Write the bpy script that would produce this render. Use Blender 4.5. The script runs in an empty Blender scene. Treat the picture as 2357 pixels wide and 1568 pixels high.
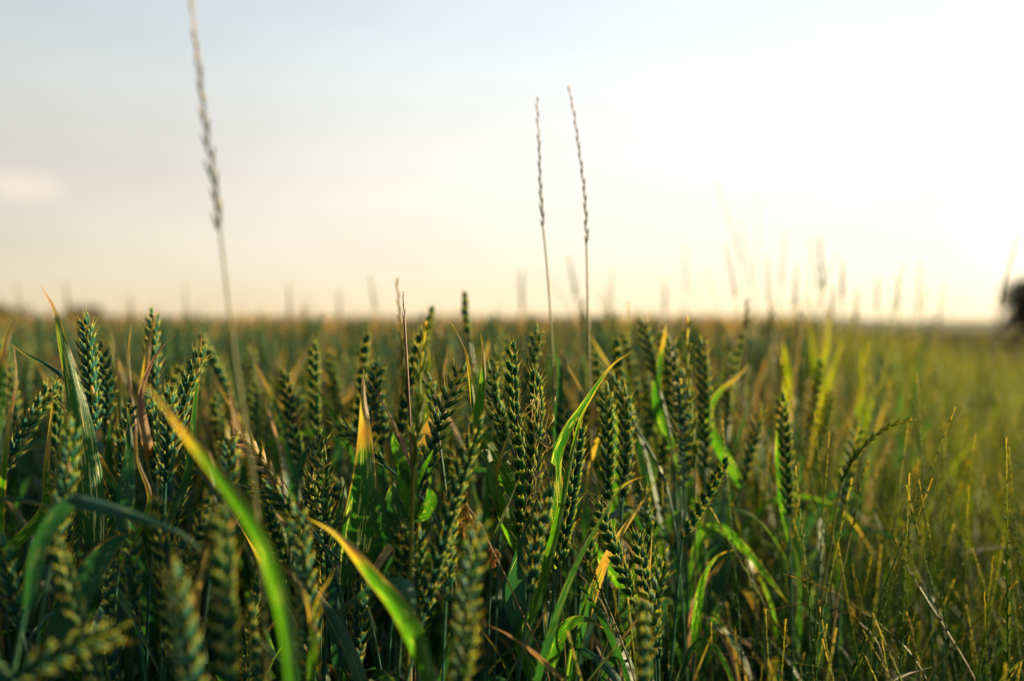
import bpy, math, random
import numpy as np
from mathutils import Vector
R = math.radians
random.seed(11); rng = np.random.default_rng(11)
scene = bpy.context.scene
COL = scene.collection

# ------------------------------------------------------------------ camera
CAMZ = 0.88
F = 2291.5                       # focal length in pixels of a 2357 wide picture
PITCH = math.atan((784 - 738) / F)
cd = bpy.data.cameras.new('camera'); cam = bpy.data.objects.new('camera', cd); COL.objects.link(cam)
cam.location = (0, 0, CAMZ); cam.rotation_euler = (math.pi / 2 - PITCH, 0, 0)
cd.lens = 35; cd.sensor_width = 36; cd.clip_start = 0.02; cd.clip_end = 6000
cd.dof.use_dof = True; cd.dof.focus_distance = 0.70; cd.dof.aperture_fstop = 2.8
scene.camera = cam
FW = np.array([0, math.cos(PITCH), -math.sin(PITCH)]); UP = np.array([0, math.sin(PITCH), math.cos(PITCH)]); RT = np.array([1., 0, 0])
CP = np.array([0, 0, CAMZ])
def P(x, y, d): return CP + d * (RT * (x - 1178.5) / F + UP * (784 - y) / F + FW)
def proj(p):
    q = np.asarray(p) - CP; z = q @ FW
    return 1178.5 + F * (q @ RT) / z, 784 - F * (q @ UP) / z, z

# ------------------------------------------------------------------ sky and sun
SUN_EL, SUN_AZ = 9.0, 64.0       # azimuth to the right of the view
SUN_DIR = Vector((math.sin(R(SUN_AZ)) * math.cos(R(SUN_EL)), math.cos(R(SUN_AZ)) * math.cos(R(SUN_EL)), math.sin(R(SUN_EL))))
w = bpy.data.worlds.new('World'); scene.world = w; w.use_nodes = True
nt = w.node_tree; nt.nodes.clear()
def N(nt, t, **k):
    n = nt.nodes.new(t)
    for a, b in k.items(): setattr(n, a, b)
    return n
sky = N(nt, 'ShaderNodeTexSky', sky_type='NISHITA', sun_disc=False)
sky.sun_elevation = R(SUN_EL); sky.sun_rotation = R(SUN_AZ); sky.air_density = 1.0; sky.dust_density = 2.2; sky.ozone_density = 1.0
bg = N(nt, 'ShaderNodeBackground'); wo = N(nt, 'ShaderNodeOutputWorld')
tc = N(nt, 'ShaderNodeTexCoord')
def vmath(nt, op, a=None, b=None, v=None):
    n = N(nt, 'ShaderNodeVectorMath', operation=op)
    if a is not None: nt.links.new(a, n.inputs[0])
    if b is not None: nt.links.new(b, n.inputs[1])
    if v is not None: n.inputs[1].default_value = v
    return n
def fmath(nt, op, a, b=None, clamp=False):
    n = N(nt, 'ShaderNodeMath', operation=op, use_clamp=clamp)
    for i, x in enumerate((a, b)):
        if x is None: continue
        if isinstance(x, (int, float)): n.inputs[i].default_value = x
        else: nt.links.new(x, n.inputs[i])
    if op == 'MULTIPLY_ADD': n.inputs[1].default_value = .5; n.inputs[2].default_value = .5
    return n.outputs[0]
def mixc(nt, fac, a, b, mode='MIX'):
    n = N(nt, 'ShaderNodeMix', data_type='RGBA', blend_type=mode)
    for i, x in ((0, fac), (6, a), (7, b)):
        if isinstance(x, (int, float)): n.inputs[i].default_value = x
        elif isinstance(x, tuple): n.inputs[i].default_value = (*x, 1)
        else: nt.links.new(x, n.inputs[i])
    return n.outputs[2]
def ramp(nt, fac, stops):
    n = N(nt, 'ShaderNodeValToRGB'); nt.links.new(fac, n.inputs[0])
    e = n.color_ramp.elements
    while len(e) < len(stops): e.new(0.5)
    for i, (p, c) in enumerate(stops):
        e[i].position = p; e[i].color = (*c, 1) if isinstance(c, tuple) else (c, c, c, 1)
    return n.outputs[0]
# thin high cloud: a veil that the low sun lights from behind, thicker towards the sun
nrm = vmath(nt, 'NORMALIZE', tc.outputs['Generated'])
dt = N(nt, 'ShaderNodeVectorMath', operation='DOT_PRODUCT'); nt.links.new(nrm.outputs[0], dt.inputs[0]); dt.inputs[1].default_value = SUN_DIR
sep = N(nt, 'ShaderNodeSeparateXYZ'); nt.links.new(nrm.outputs[0], sep.inputs[0])
veil_g = ramp(nt, fmath(nt, 'MULTIPLY_ADD', dt.outputs['Value'], 0.5), [(0.0, 0.02), (0.25, 0.05), (0.41, 0.36), (0.475, 0.47), (0.60, 0.56), (0.70, 0.66), (0.79, 0.74), (0.88, 0.80), (0.98, 1.5)])
low = ramp(nt, sep.outputs['Z'], [(0.0, (1.20, .97, .60)), (0.06, (1.09, .985, .77)), (0.16, (1.0, .97, .90)), (0.36, (.73, .88, .97)), (0.55, (.34, .52, .60)), (1.0, (.10, .20, .27))])
veil = mixc(nt, 1.0, veil_g, low, 'MULTIPLY')
mp = N(nt, 'ShaderNodeMapping'); nt.links.new(nrm.outputs[0], mp.inputs[0]); mp.inputs['Scale'].default_value = (1.6, 1.6, 9.0)
cn = N(nt, 'ShaderNodeTexNoise'); nt.links.new(mp.outputs[0], cn.inputs['Vector']); cn.inputs['Scale'].default_value = 1.3; cn.inputs['Detail'].default_value = 4
cloud = ramp(nt, cn.outputs[0], [(0.35, 0.9), (0.65, 1.0)])
veil = mixc(nt, 1.0, veil, cloud, 'MULTIPLY')
# small peach coloured clouds low on the left and in the middle
def puff(veil, x, y, sx, sz, col, amt):
    q = unit_(P(x, y, 1.0) - CP)
    d = vmath(nt, 'SUBTRACT', nrm.outputs[0], v=tuple(q)); k = N(nt, 'ShaderNodeVectorMath', operation='MULTIPLY'); nt.links.new(d.outputs[0], k.inputs[0]); k.inputs[1].default_value = (1 / sx, 1 / sx, 1 / sz)
    wn = N(nt, 'ShaderNodeTexNoise'); nt.links.new(nrm.outputs[0], wn.inputs['Vector']); wn.inputs['Scale'].default_value = 14; wn.inputs['Detail'].default_value = 4
    ln = N(nt, 'ShaderNodeVectorMath', operation='LENGTH'); nt.links.new(k.outputs[0], ln.inputs[0])
    f = ramp(nt, fmath(nt, 'ADD', ln.outputs['Value'], fmath(nt, 'MULTIPLY', fmath(nt, 'SUBTRACT', wn.outputs[0], .5), 1.2)), [(0.0, amt), (0.5, amt * .6), (1.0, 0.0)])
    return mixc(nt, f, veil, col)
def unit_(v): return v / np.linalg.norm(v)
veil = puff(veil, 40, 430, .045, .016, (.68, .56, .44), .6)
veil = puff(veil, 800, 590, .16, .022, (.60, .53, .46), .45)
VEIL = 10.0
vs = vmath(nt, 'SCALE', veil); vs.inputs['Scale'].default_value = VEIL
tot = mixc(nt, 0.95, sky.outputs[0], vs.outputs[0])
nt.links.new(tot, bg.inputs['Color']); bg.inputs['Strength'].default_value = 0.05
nt.links.new(bg.outputs[0], wo.inputs[0])
sl = bpy.data.lights.new('sun', 'SUN'); sl.energy = 5.0; sl.angle = R(0.6); sl.color = (1.0, 0.80, 0.42)
so = bpy.data.objects.new('sun', sl); COL.objects.link(so); so.rotation_euler = SUN_DIR.to_track_quat('Z', 'Y').to_euler(); so.location = (5, 5, 5)
scene.view_settings.view_transform = 'Standard'; scene.view_settings.look = 'None'
scene.view_settings.exposure = 1.7; scene.view_settings.gamma = 1.0
scene.cycles.max_bounces = 7; scene.cycles.transmission_bounces = 5; scene.cycles.diffuse_bounces = 4

# ------------------------------------------------------------------ materials
def new_mat(name):
    m = bpy.data.materials.new(name); m.use_nodes = True; m.node_tree.nodes.clear(); return m
def attr(nt):
    a = N(nt, 'ShaderNodeAttribute', attribute_name='luv'); s = N(nt, 'ShaderNodeSeparateXYZ'); nt.links.new(a.outputs['Vector'], s.inputs[0])
    return a.outputs['Vector'], s.outputs[0], s.outputs[1], s.outputs[2]
def finish(m, color, rough, transl, tcol=None, bump=None, spec=0.22):
    nt = m.node_tree
    p = N(nt, 'ShaderNodeBsdfPrincipled'); p.inputs['Roughness'].default_value = rough; p.inputs['Specular IOR Level'].default_value = spec
    nt.links.new(color, p.inputs['Base Color'])
    if bump is not None:
        b = N(nt, 'ShaderNodeBump'); b.inputs['Strength'].default_value = 0.35; b.inputs['Distance'].default_value = 0.0004
        nt.links.new(bump, b.inputs['Height']); nt.links.new(b.outputs[0], p.inputs['Normal'])
    o = N(nt, 'ShaderNodeOutputMaterial')
    if transl > 0:
        t = N(nt, 'ShaderNodeBsdfTranslucent'); nt.links.new(tcol, t.inputs[0])
        x = N(nt, 'ShaderNodeMixShader'); x.inputs[0].default_value = transl
        nt.links.new(p.outputs[0], x.inputs[1]); nt.links.new(t.outputs[0], x.inputs[2]); nt.links.new(x.outputs[0], o.inputs[0])
    else: nt.links.new(p.outputs[0], o.inputs[0])
def leaf_mat(name, c1, c2, streak=0.66, rough=0.42, transl=0.42, dry_base=(.36, .25, .14), tscale=(1.5, 1.7, .5)):
    m = new_mat(name); nt = m.node_tree
    vec, u, v, dry = attr(nt)
    oi = N(nt, 'ShaderNodeObjectInfo'); geo = N(nt, 'ShaderNodeNewGeometry')
    off = fmath(nt, 'MULTIPLY', oi.outputs['Random'], 37.0)
    cmb = N(nt, 'ShaderNodeCombineXYZ'); nt.links.new(fmath(nt, 'MULTIPLY', u, 16.0), cmb.inputs[0]); nt.links.new(fmath(nt, 'MULTIPLY', v, 7.0), cmb.inputs[1])
    nt.links.new(fmath(nt, 'ADD', off, fmath(nt, 'MULTIPLY', dry, 91.0)), cmb.inputs[2])
    n1 = N(nt, 'ShaderNodeTexNoise'); nt.links.new(cmb.outputs[0], n1.inputs['Vector']); n1.inputs['Scale'].default_value = 1.0; n1.inputs['Detail'].default_value = 2
    nl = N(nt, 'ShaderNodeTexNoise'); nt.links.new(geo.outputs['Position'], nl.inputs['Vector']); nl.inputs['Scale'].default_value = 14.0; nl.inputs['Detail'].default_value = 3
    base = mixc(nt, ramp(nt, nl.outputs[0], [(0.38, 0.0), (0.62, 1.0)]), c1, c2)
    # parallel veins
    vein = fmath(nt, 'SINE', fmath(nt, 'MULTIPLY', u, 75.0))
    base = mixc(nt, fmath(nt, 'MULTIPLY', fmath(nt, 'ADD', vein, 1.0), 0.12), base, (0.10, 0.20, 0.07))
    # eaten / faded streaks between the veins
    st = ramp(nt, n1.outputs[0], [(streak, 0.0), (streak + .02, 1.0)])
    base = mixc(nt, st, base, (0.52, 0.47, 0.24))
    # the tip dries to orange, then tan, then purple brown
    e2 = fmath(nt, 'POWER', fmath(nt, 'MULTIPLY', fmath(nt, 'ABSOLUTE', fmath(nt, 'SUBTRACT', u, 0.5)), 2.0), 9.0); e = fmath(nt, 'MULTIPLY', e2, 0.45)
    t = fmath(nt, 'ADD', fmath(nt, 'SUBTRACT', fmath(nt, 'ADD', v, e), dry), fmath(nt, 'MULTIPLY', fmath(nt, 'SUBTRACT', n1.outputs[0], 0.5), 0.28))
    t = fmath(nt, 'ADD', t, 0.0)
    fac = ramp(nt, t, [(0.0, 0.0), (0.05, 1.0)])
    tipc = ramp(nt, t, [(0.0, (.22, .26, .05)), (0.04, (.40, .27, .07)), (0.09, (.36, .15, .06)), (0.18, dry_base), (0.4, (.26, .15, .10))])
    col = mixc(nt, fac, base, tipc)
    ts = N(nt, 'ShaderNodeVectorMath', operation='MULTIPLY'); nt.links.new(col, ts.inputs[0]); ts.inputs[1].default_value = tscale
    finish(m, col, rough, transl, ts.outputs[0], vein)
    return m
M = {}
M['leaf'] = leaf_mat('green_leaf', (.007, .056, .030), (.018, .090, .026), transl=.34)
M['leaf_blue'] = leaf_mat('bluish_leaf', (.007, .058, .050), (.015, .085, .062), streak=.68, transl=.30)
M['leaf_bright'] = leaf_mat('bright_leaf', (.022, .095, .012), (.045, .13, .012), streak=.64, transl=.50, tscale=(1.6, 1.9, .35))
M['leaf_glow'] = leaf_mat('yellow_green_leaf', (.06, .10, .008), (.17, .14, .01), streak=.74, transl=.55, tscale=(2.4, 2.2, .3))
M['leaf_orange'] = leaf_mat('turning_leaf', (.30, .14, .03), (.20, .16, .03), streak=.74, transl=.5, tscale=(1.8, 1.3, .4))
M['leaf_tan'] = leaf_mat('dried_leaf', (.30, .22, .11), (.21, .14, .06), streak=.66, transl=.30, tscale=(1.4, 1.3, 1.0))
M['grass'] = leaf_mat('sun_toned_grass_blade', (.05, .11, .008), (.13, .16, .01), streak=.72, transl=.55, tscale=(2.6, 2.3, .3))  # yellow-green grass, brightened with the backlight put into its colour
M['grass_shaded'] = leaf_mat('shade_toned_grass_blade', (.008, .040, .008), (.026, .075, .008), streak=.74, transl=.35, tscale=(1.8, 1.8, .3))  # darker copy of the grass, shade of the near margin put into its colour
M['leaf_streaked'] = leaf_mat('streaked_leaf', (.008, .065, .024), (.020, .100, .022), streak=.585, transl=.38, tscale=(1.6, 1.9, .4))

M['dry_blade'] = leaf_mat('dry_grass_blade', (.10, .075, .025), (.07, .07, .02), streak=.7, transl=.3, tscale=(1.3, 1.2, .6))
def ear_mat(name, c0, c1, c2, dried=0.9):
    m = new_mat(name); nt = m.node_tree
    vec, u, v, rnd = attr(nt)
    geo = N(nt, 'ShaderNodeNewGeometry')
    nn = N(nt, 'ShaderNodeTexNoise'); nt.links.new(geo.outputs['Position'], nn.inputs['Vector']); nn.inputs['Scale'].default_value = 160.0
    vv = fmath(nt, 'ADD', v, fmath(nt, 'MULTIPLY', fmath(nt, 'SUBTRACT', nn.outputs[0], 0.5), 0.35))
    c = ramp(nt, vv, [(0.0, c0), (0.64, c1), (0.90, c2), (1.0, (.50, .44, .14))])
    s = fmath(nt, 'SINE', fmath(nt, 'MULTIPLY', u, 56.0))
    c = mixc(nt, fmath(nt, 'MULTIPLY', fmath(nt, 'ADD', s, 1.0), 0.12), c, (0.02, 0.05, 0.03))
    ed = fmath(nt, 'POWER', fmath(nt, 'ABSOLUTE', fmath(nt, 'COSINE', fmath(nt, 'MULTIPLY', u, 6.2832))), 9.0)   # papery husk edges
    ed = fmath(nt, 'MULTIPLY', ed, ramp(nt, vv, [(0.3, 0.0), (0.8, .7)]))
    c = mixc(nt, ed, c, c2)
    c = mixc(nt, ramp(nt, rnd, [(dried, 0.0), (dried + .02, 1.0)]), c, (.40, .32, .17))
    ts = N(nt, 'ShaderNodeVectorMath', operation='MULTIPLY'); nt.links.new(c, ts.inputs[0]); nt.links.new(ramp(nt, fmath(nt, 'ADD', vv, fmath(nt, 'MULTIPLY', ed, .5)), [(0.0, (.6, 1.0, .6)), (0.6, (1.3, 1.5, .5)), (0.9, (2.6, 2.3, .5))]), ts.inputs[1])
    finish(m, c, .55, .48, ts.outputs[0], s, spec=.10)
    return m
M['ear'] = ear_mat('green_ear', (.014, .100, .078), (.038, .165, .118), (.40, .43, .11), .965)
M['ear_dry'] = ear_mat('pale_dry_ear', (.34, .26, .17), (.44, .34, .24), (.55, .44, .32), .5)
M['spike'] = ear_mat('grass_spike', (.09, .10, .015), (.16, .15, .025), (.42, .30, .07), .85)
M['spike_glow'] = ear_mat('yellow_grass_spike', (.13, .15, .02), (.22, .21, .03), (.42, .34, .07), .85)
M['spike_lime'] = ear_mat('lime_grass_spike', (.10, .17, .02), (.20, .25, .03), (.45, .42, .08), .97)
M['spike_green'] = ear_mat('green_grass_head', (.03, .09, .025), (.07, .14, .03), (.26, .28, .08), .9)
M['seed_brown'] = ear_mat('rusty_seed', (.30, .12, .04), (.40, .18, .06), (.45, .24, .10), .8)
def plain(name, a, b, rough=.45, transl=0.0, scale=30):
    m = new_mat(name); nt = m.node_tree
    geo = N(nt, 'ShaderNodeNewGeometry'); nn = N(nt, 'ShaderNodeTexNoise'); nt.links.new(geo.outputs['Position'], nn.inputs['Vector']); nn.inputs['Scale'].default_value = scale; nn.inputs['Detail'].default_value = 5
    c = mixc(nt, ramp(nt, nn.outputs[0], [(.35, 0.0), (.65, 1.0)]), a, b)
    finish(m, c, rough, transl, c)
    return m
M['stem'] = plain('green_stem', (.020, .085, .060), (.060, .14, .08), .32, .12)
M['stem_grass'] = plain('straw_stem', (.16, .17, .055), (.28, .22, .10), .45, .2)
M['stem_yellow'] = plain('yellow_green_stem', (.13, .17, .025), (.20, .20, .04), .45, .3)
M['stem_brown'] = plain('brown_stem', (.22, .10, .05), (.30, .17, .09), .5, .1)
M['stem_purple'] = plain('purple_stem', (.13, .07, .06), (.26, .15, .09), .45, .1)
M['thread'] = plain('dried_thread', (.55, .42, .18), (.68, .52, .26), .5, .4)
M['crown'] = plain('tree_foliage', (.030, .045, .014), (.060, .075, .02), .6, .3, 4)
M['bark'] = plain('bark', (.07, .05, .035), (.13, .09, .06), .8, 0, 20)
M['soil'] = None
m = new_mat('soil_and_field'); nt = m.node_tree
geo = N(nt, 'ShaderNodeNewGeometry')
na = N(nt, 'ShaderNodeTexNoise'); nt.links.new(geo.outputs['Position'], na.inputs['Vector']); na.inputs['Scale'].default_value = 9; na.inputs['Detail'].default_value = 8
nb = N(nt, 'ShaderNodeTexNoise'); nt.links.new(geo.outputs['Position'], nb.inputs['Vector']); nb.inputs['Scale'].default_value = .12; nb.inputs['Detail'].default_value = 6
c = mixc(nt, ramp(nt, na.outputs[0], [(.35, 0.0), (.65, 1.0)]), (.035, .022, .013), (.10, .065, .035))
c = mixc(nt, ramp(nt, nb.outputs[0], [(.42, 0.0), (.62, .6)]), c, (.07, .07, .025))
finish(m, c, .9, 0, None, na.outputs[0]); M['soil'] = m

# ------------------------------------------------------------------ mesh kit
class Geo:
    def __init__(s): s.v = []; s.a = []; s.q = []; s.t = []; s.qm = []; s.tm = []; s.n = 0
    def add(s, v, a, q=None, t=None, mat=0):
        v = np.asarray(v, float)
        if q is not None and len(q): s.q.append(np.asarray(q, int) + s.n); s.qm.append(np.full(len(q), mat))
        if t is not None and len(t): s.t.append(np.asarray(t, int) + s.n); s.tm.append(np.full(len(t), mat))
        s.v.append(v); s.a.append(np.asarray(a, float)); s.n += len(v)
    def merge(s, g, mat=0):
        v, a, q, t, qm, tm = g.arrays(); s.add(v, a, q, t, mat)
    def arrays(s):
        c = lambda l, w: np.concatenate(l) if l else np.zeros((0, w), int) if w else np.zeros(0, int)
        return (np.concatenate(s.v), np.concatenate(s.a), c(s.q, 4), c(s.t, 3), c(s.qm, 0), c(s.tm, 0))
def to_mesh(name, arr, mats, smooth=True):
    v, a, q, t, qm, tm = arr
    me = bpy.data.meshes.new(name); me.vertices.add(len(v)); me.vertices.foreach_set('co', np.ascontiguousarray(v, np.float32).ravel())
    nl = q.size + t.size; nf = len(q) + len(t)
    me.loops.add(nl); me.loops.foreach_set('vertex_index', np.concatenate([q.ravel(), t.ravel()]).astype(np.int32))
    me.polygons.add(nf)
    st = np.concatenate([np.arange(len(q)) * 4, q.size + np.arange(len(t)) * 3]).astype(np.int32)
    me.polygons.foreach_set('loop_start', st)
    for mm in mats: me.materials.append(mm)
    me.polygons.foreach_set('material_index', np.concatenate([qm, tm]).astype(np.int32))
    me.polygons.foreach_set('use_smooth', np.full(nf, smooth))
    at = me.attributes.new('luv', 'FLOAT_VECTOR', 'POINT'); at.data.foreach_set('vector', np.ascontiguousarray(a, np.float32).ravel())
    me.update(calc_edges=True); me.validate()
    return me
def part(name, g, mat, parent=None, origin=None):
    arr = list(g.arrays() if isinstance(g, Geo) else g)
    if origin is not None: arr[0] = arr[0] - np.asarray(origin)
    o = bpy.data.objects.new(name, to_mesh(name, arr, [M[x] for x in ([mat] if isinstance(mat, str) else mat)]))
    COL.objects.link(o); o.parent = parent
    return o
def thing(name, label, cat, loc, group=None):
    o = bpy.data.objects.new(name, None); COL.objects.link(o); o.location = loc; o.empty_display_size = .05
    o['label'] = label; o['category'] = cat
    if group: o['group'] = group
    return o
def spline(pts, n):
    p = np.asarray(pts, float)
    p = p[np.concatenate([[True], np.linalg.norm(np.diff(p, axis=0), axis=1) > 1e-6])]
    if len(p) == 2: return p[0] + (p[1] - p[0]) * np.linspace(0, 1, n)[:, None]
    seg = np.linalg.norm(np.diff(p, axis=0), axis=1) ** .5; k = np.concatenate([[0], np.cumsum(seg)])
    e = np.vstack([2 * p[0] - p[1], p, 2 * p[-1] - p[-2]]); ke = np.concatenate([[-seg[0]], k, [k[-1] + seg[-1]]])
    out = []
    dense = np.linspace(0, k[-1], n * 6)
    for t in dense:
        i = min(max(np.searchsorted(k, t, 'right') - 1, 0), len(p) - 2)
        t0, t1, t2, t3 = ke[i:i + 4]; a, b, c, d = e[i:i + 4]
        A1 = (t1 - t) / (t1 - t0) * a + (t - t0) / (t1 - t0) * b; A2 = (t2 - t) / (t2 - t1) * b + (t - t1) / (t2 - t1) * c; A3 = (t3 - t) / (t3 - t2) * c + (t - t2) / (t3 - t2) * d
        B1 = (t2 - t) / (t2 - t0) * A1 + (t - t0) / (t2 - t0) * A2; B2 = (t3 - t) / (t3 - t1) * A2 + (t - t1) / (t3 - t1) * A3
        out.append((t2 - t) / (t2 - t1) * B1 + (t - t1) / (t2 - t1) * B2)
    out = np.array(out); L = np.concatenate([[0], np.cumsum(np.linalg.norm(np.diff(out, axis=0), axis=1))])
    s = np.linspace(0, L[-1], n)
    return np.stack([np.interp(s, L, out[:, j]) for j in range(3)], 1)
def unit(v): return v / (np.linalg.norm(v, axis=-1, keepdims=True) + 1e-12)
def tangents(p): return unit(np.gradient(p, axis=0))
def length(p): return np.linalg.norm(np.diff(p, axis=0), axis=1).sum()
def tube(g, path, r, sides=6, mat=0, rnd=.5):
    n = len(path); r = np.broadcast_to(np.asarray(r, float), (n,)); T = tangents(path)
    ref = np.array([0, 1., 0.]) if abs(T[0][1]) < .8 else np.array([1., 0, 0])
    X = unit(ref - T * (T @ ref)[:, None]); Y = np.cross(T, X)
    an = np.arange(sides) / sides * 2 * math.pi
    v = path[:, None] + r[:, None, None] * (X[:, None] * np.cos(an)[None, :, None] + Y[:, None] * np.sin(an)[None, :, None])
    a = np.zeros((n, sides, 3)); a[..., 0] = an / 6.2832; a[..., 1] = np.linspace(0, 1, n)[:, None]; a[..., 2] = rnd
    i = np.arange(n - 1)[:, None] * sides; j = np.arange(sides)[None]; j2 = (j + 1) % sides
    q = np.stack([i + j, i + j2, i + sides + j2, i + sides + j], -1).reshape(-1, 4)
    g.add(v.reshape(-1, 3), a.reshape(-1, 3), q, mat=mat)
def prof(v, tipk=2.0): return np.minimum(1, .55 + 1.7 * v) * np.clip(1 - v ** tipk, 0, 1) ** 1.25 + .012
def blade(g, pts, width, dry=.85, view=None, roll=0., n=26, cs=5, fold=.22, ripple=.05, twist=0., tipk=2.0, mat=0, seed=0):
    """a leaf from its base to its tip"""
    p = spline(pts, n); T = tangents(p); v = np.linspace(0, 1, n)
    vd = np.array([0, 1., 0]) if view is None else np.asarray(view, float)
    W = np.cross(T, vd); W = unit(W); Nn = np.cross(W, T)
    an = R(roll) + twist * v
    W, Nn = W * np.cos(an)[:, None] + Nn * np.sin(an)[:, None], -W * np.sin(an)[:, None] + Nn * np.cos(an)[:, None]
    rr = np.random.default_rng(seed); ph = rr.uniform(0, 6, 2)
    u = np.linspace(0, 1, cs); hw = width * .5 * prof(v, tipk)
    vv = p[:, None] + W[:, None] * (hw[:, None] * (2 * u[None] - 1))[..., None]
    z = fold * hw[:, None] * (np.abs(2 * u[None] - 1) ** 1.3) * 2 * .5
    z = z + ripple * width * np.stack([np.sin(v * 17 + ph[0]), np.sin(v * 15 + ph[1])], 1)[:, (u > .5).astype(int)] * np.abs(2 * u[None] - 1) ** 2
    vv = vv + Nn[:, None] * z[..., None]
    a = np.zeros((n, cs, 3)); a[..., 0] = u[None]; a[..., 1] = v[:, None]; a[..., 2] = dry
    i = np.arange(n - 1)[:, None] * cs; j = np.arange(cs - 1)[None]
    q = np.stack([i + j, i + j + 1, i + cs + j + 1, i + cs + j], -1).reshape(-1, 4)
    g.add(vv.reshape(-1, 3), a.reshape(-1, 3), q, mat=mat)
# a floret along +Z with unit length; x = width, y = thickness (outward +y)
def floret_template(sides, rings):
    g = Geo(); V = []; A = []
    an = np.arange(sides) / sides * 2 * math.pi
    for t, r in rings:
        for k in an: V.append((r * math.cos(k) * .5, r * math.sin(k) * .5 + .16 * math.sin(math.pi * min(t, 1)), t)); A.append((k / 6.2832, min(t, 1), 0))
    n = len(rings); V.append((0, 0, rings[-1][0] + .01)); A.append((0, 1, 0))
    i = np.arange(n - 1)[:, None] * sides; j = np.arange(sides)[None]; j2 = (j + 1) % sides
    q = np.stack([i + j, i + j2, i + sides + j2, i + sides + j], -1).reshape(-1, 4)
    b = (n - 1) * sides; t = [(b + k, b + (k + 1) % sides, n * sides) for k in range(sides)]
    return np.array(V), np.array(A), q, np.array(t)
FL0 = floret_template(6, [(0, .3), (.12, .75), (.33, 1.0), (.58, .86), (.8, .48), (.93, .18), (1.0, .09)])
FL0A = floret_template(5, [(0, .3), (.15, .8), (.4, 1.0), (.7, .66), (.88, .25), (1.0, .1), (1.25, .06), (1.6, .03)])
FL1 = floret_template(4, [(0, .35), (.38, 1.0), (.75, .6)])
FL2 = floret_template(3, [(0, .4), (.5, 1.0)])
def put_floret(g, tpl, base, d, out, L, wd, th, rnd, mat=0):
    V, A, q, t = tpl
    d = d / np.linalg.norm(d); y = out - d * (out @ d); y = y / (np.linalg.norm(y) + 1e-9); x = np.cross(y, d)
    v = base + V[:, :1] * x * wd + V[:, 1:2] * y * th + V[:, 2:] * d * L
    a = A.copy(); a[:, 2] = rnd
    g.add(v, a, q, t, mat)
def ear(g, pts, face=(1, 0, 0), seed=0, fat=1.0, lod=0, mat=0, awn=.25, loose=1.0):
    """a wheat ear from base to tip: two rows of spikelets on a rachis"""
    rr = random.Random(seed); n = 60; p = spline(pts, n); T = tangents(p); L = length(p); fc = np.asarray(face, float)
    k = max(8, int(L / .0043)); tpl = (FL0, FL1, FL2)[lod]
    tube(g, p, np.linspace(.0011, .0006, n), 4, mat, .3) if lod == 0 else None
    for i in range(k):
        s = (i + .3) / k; f = s * (n - 1); i0 = min(int(f), n - 2); b = p[i0] + (p[i0 + 1] - p[i0]) * (f - i0); t = T[i0]
        X = unit(fc - t * (fc @ t)); Y = np.cross(t, X); sd = 1 if i % 2 else -1
        sz = fat * (0.72 + .38 * min(1, s * 5)) * (1 - .32 * max(0, (s - .72) / .28))
        X = X + Y * rr.uniform(-.12, .12)
        base = b + X * sd * .0012
        if lod == 0: fl = [(-32, 14, .0082, 0), (32, 14, .0082, 0), (-17, 24, .0102, .0012), (17, 24, .0102, .0012), (rr.uniform(-6, 6), 38, .0088, .0032)]
        elif lod == 1: fl = [(-24, 18, .0098, 0), (24, 18, .0098, 0), (0, 36, .0095, .003)]
        else: fl = [(-20, 24, .010, 0), (20, 24, .010, 0)]
        if i >= k - 1: sd = 0
        for fan, tilt, l, up in fl:
            fan = R(fan * (1 if i < k - 1 else 1.1) + rr.uniform(-5, 5)); tl = R(tilt * loose + rr.uniform(-5, 6))
            d = t * math.cos(tl) * math.cos(fan) + Y * math.sin(fan) + X * sd * math.sin(tl)
            out = X * (sd or .3) + Y * math.sin(fan) * 1.2
            tp = FL0A if (lod == 0 and rr.random() < awn + .4 * (s > .85)) else tpl
            put_floret(g, tp, base + t * up, d, out, l * sz * rr.uniform(.9, 1.12), .0036 * sz, .0026 * sz, rr.random(), mat)
def grass_head(g, pts, seed=0, size=1.0, step=.0065, tilt=14, lod=0, mat=0, wave=.0009):
    """a slender spike: single spikelets set alternately on a zigzag rachis"""
    rr = random.Random(seed); p = spline(pts, 50); T = tangents(p); L = length(p); k = max(6, int(L / step)); a0 = rr.uniform(-.5, .5)
    nodes = []; X0 = np.array([math.cos(a0), math.sin(a0), 0.])
    for i in range(k + 1):
        f = min(i / k, 1) * 49; i0 = min(int(f), 48); b = p[i0] + (p[i0 + 1] - p[i0]) * (f - i0); t = T[i0]
        X = unit(X0 + np.array([0, .5 * math.sin(i * .35), 0])); X = unit(X - t * (X @ t)); sd = 1 if i % 2 else -1
        nodes.append((b + X * sd * wave * .62 * rr.uniform(.35, 1.35) * (1 - .6 * i / k), X, sd))
    for i in range(k):
        b, X, sd = nodes[i]; t = unit(nodes[i + 1][0] - b); t2 = T[min(int(i / k * 49), 49)]; s = i / k
        if rr.random() < .05: continue
        tl = R(tilt + rr.uniform(-6, 8)); sz = size * (1.0 - .35 * s)
        for q_ in range(2 if lod == 0 else 1):
            put_floret(g, (FL0, FL1, FL2)[lod], b + t2 * .002 * q_, t2 * math.cos(tl) + X * sd * math.sin(tl + q_ * .12), X * sd, .0105 * sz * rr.uniform(.7, 1.15), .0023 * sz, .0017 * sz, rr.random(), mat)
    tube(g, spline([n_[0] for n_ in nodes], 3 * k + 4), np.linspace(.0011, .0005, 3 * k + 4) * size, 4, mat, .4)
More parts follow.
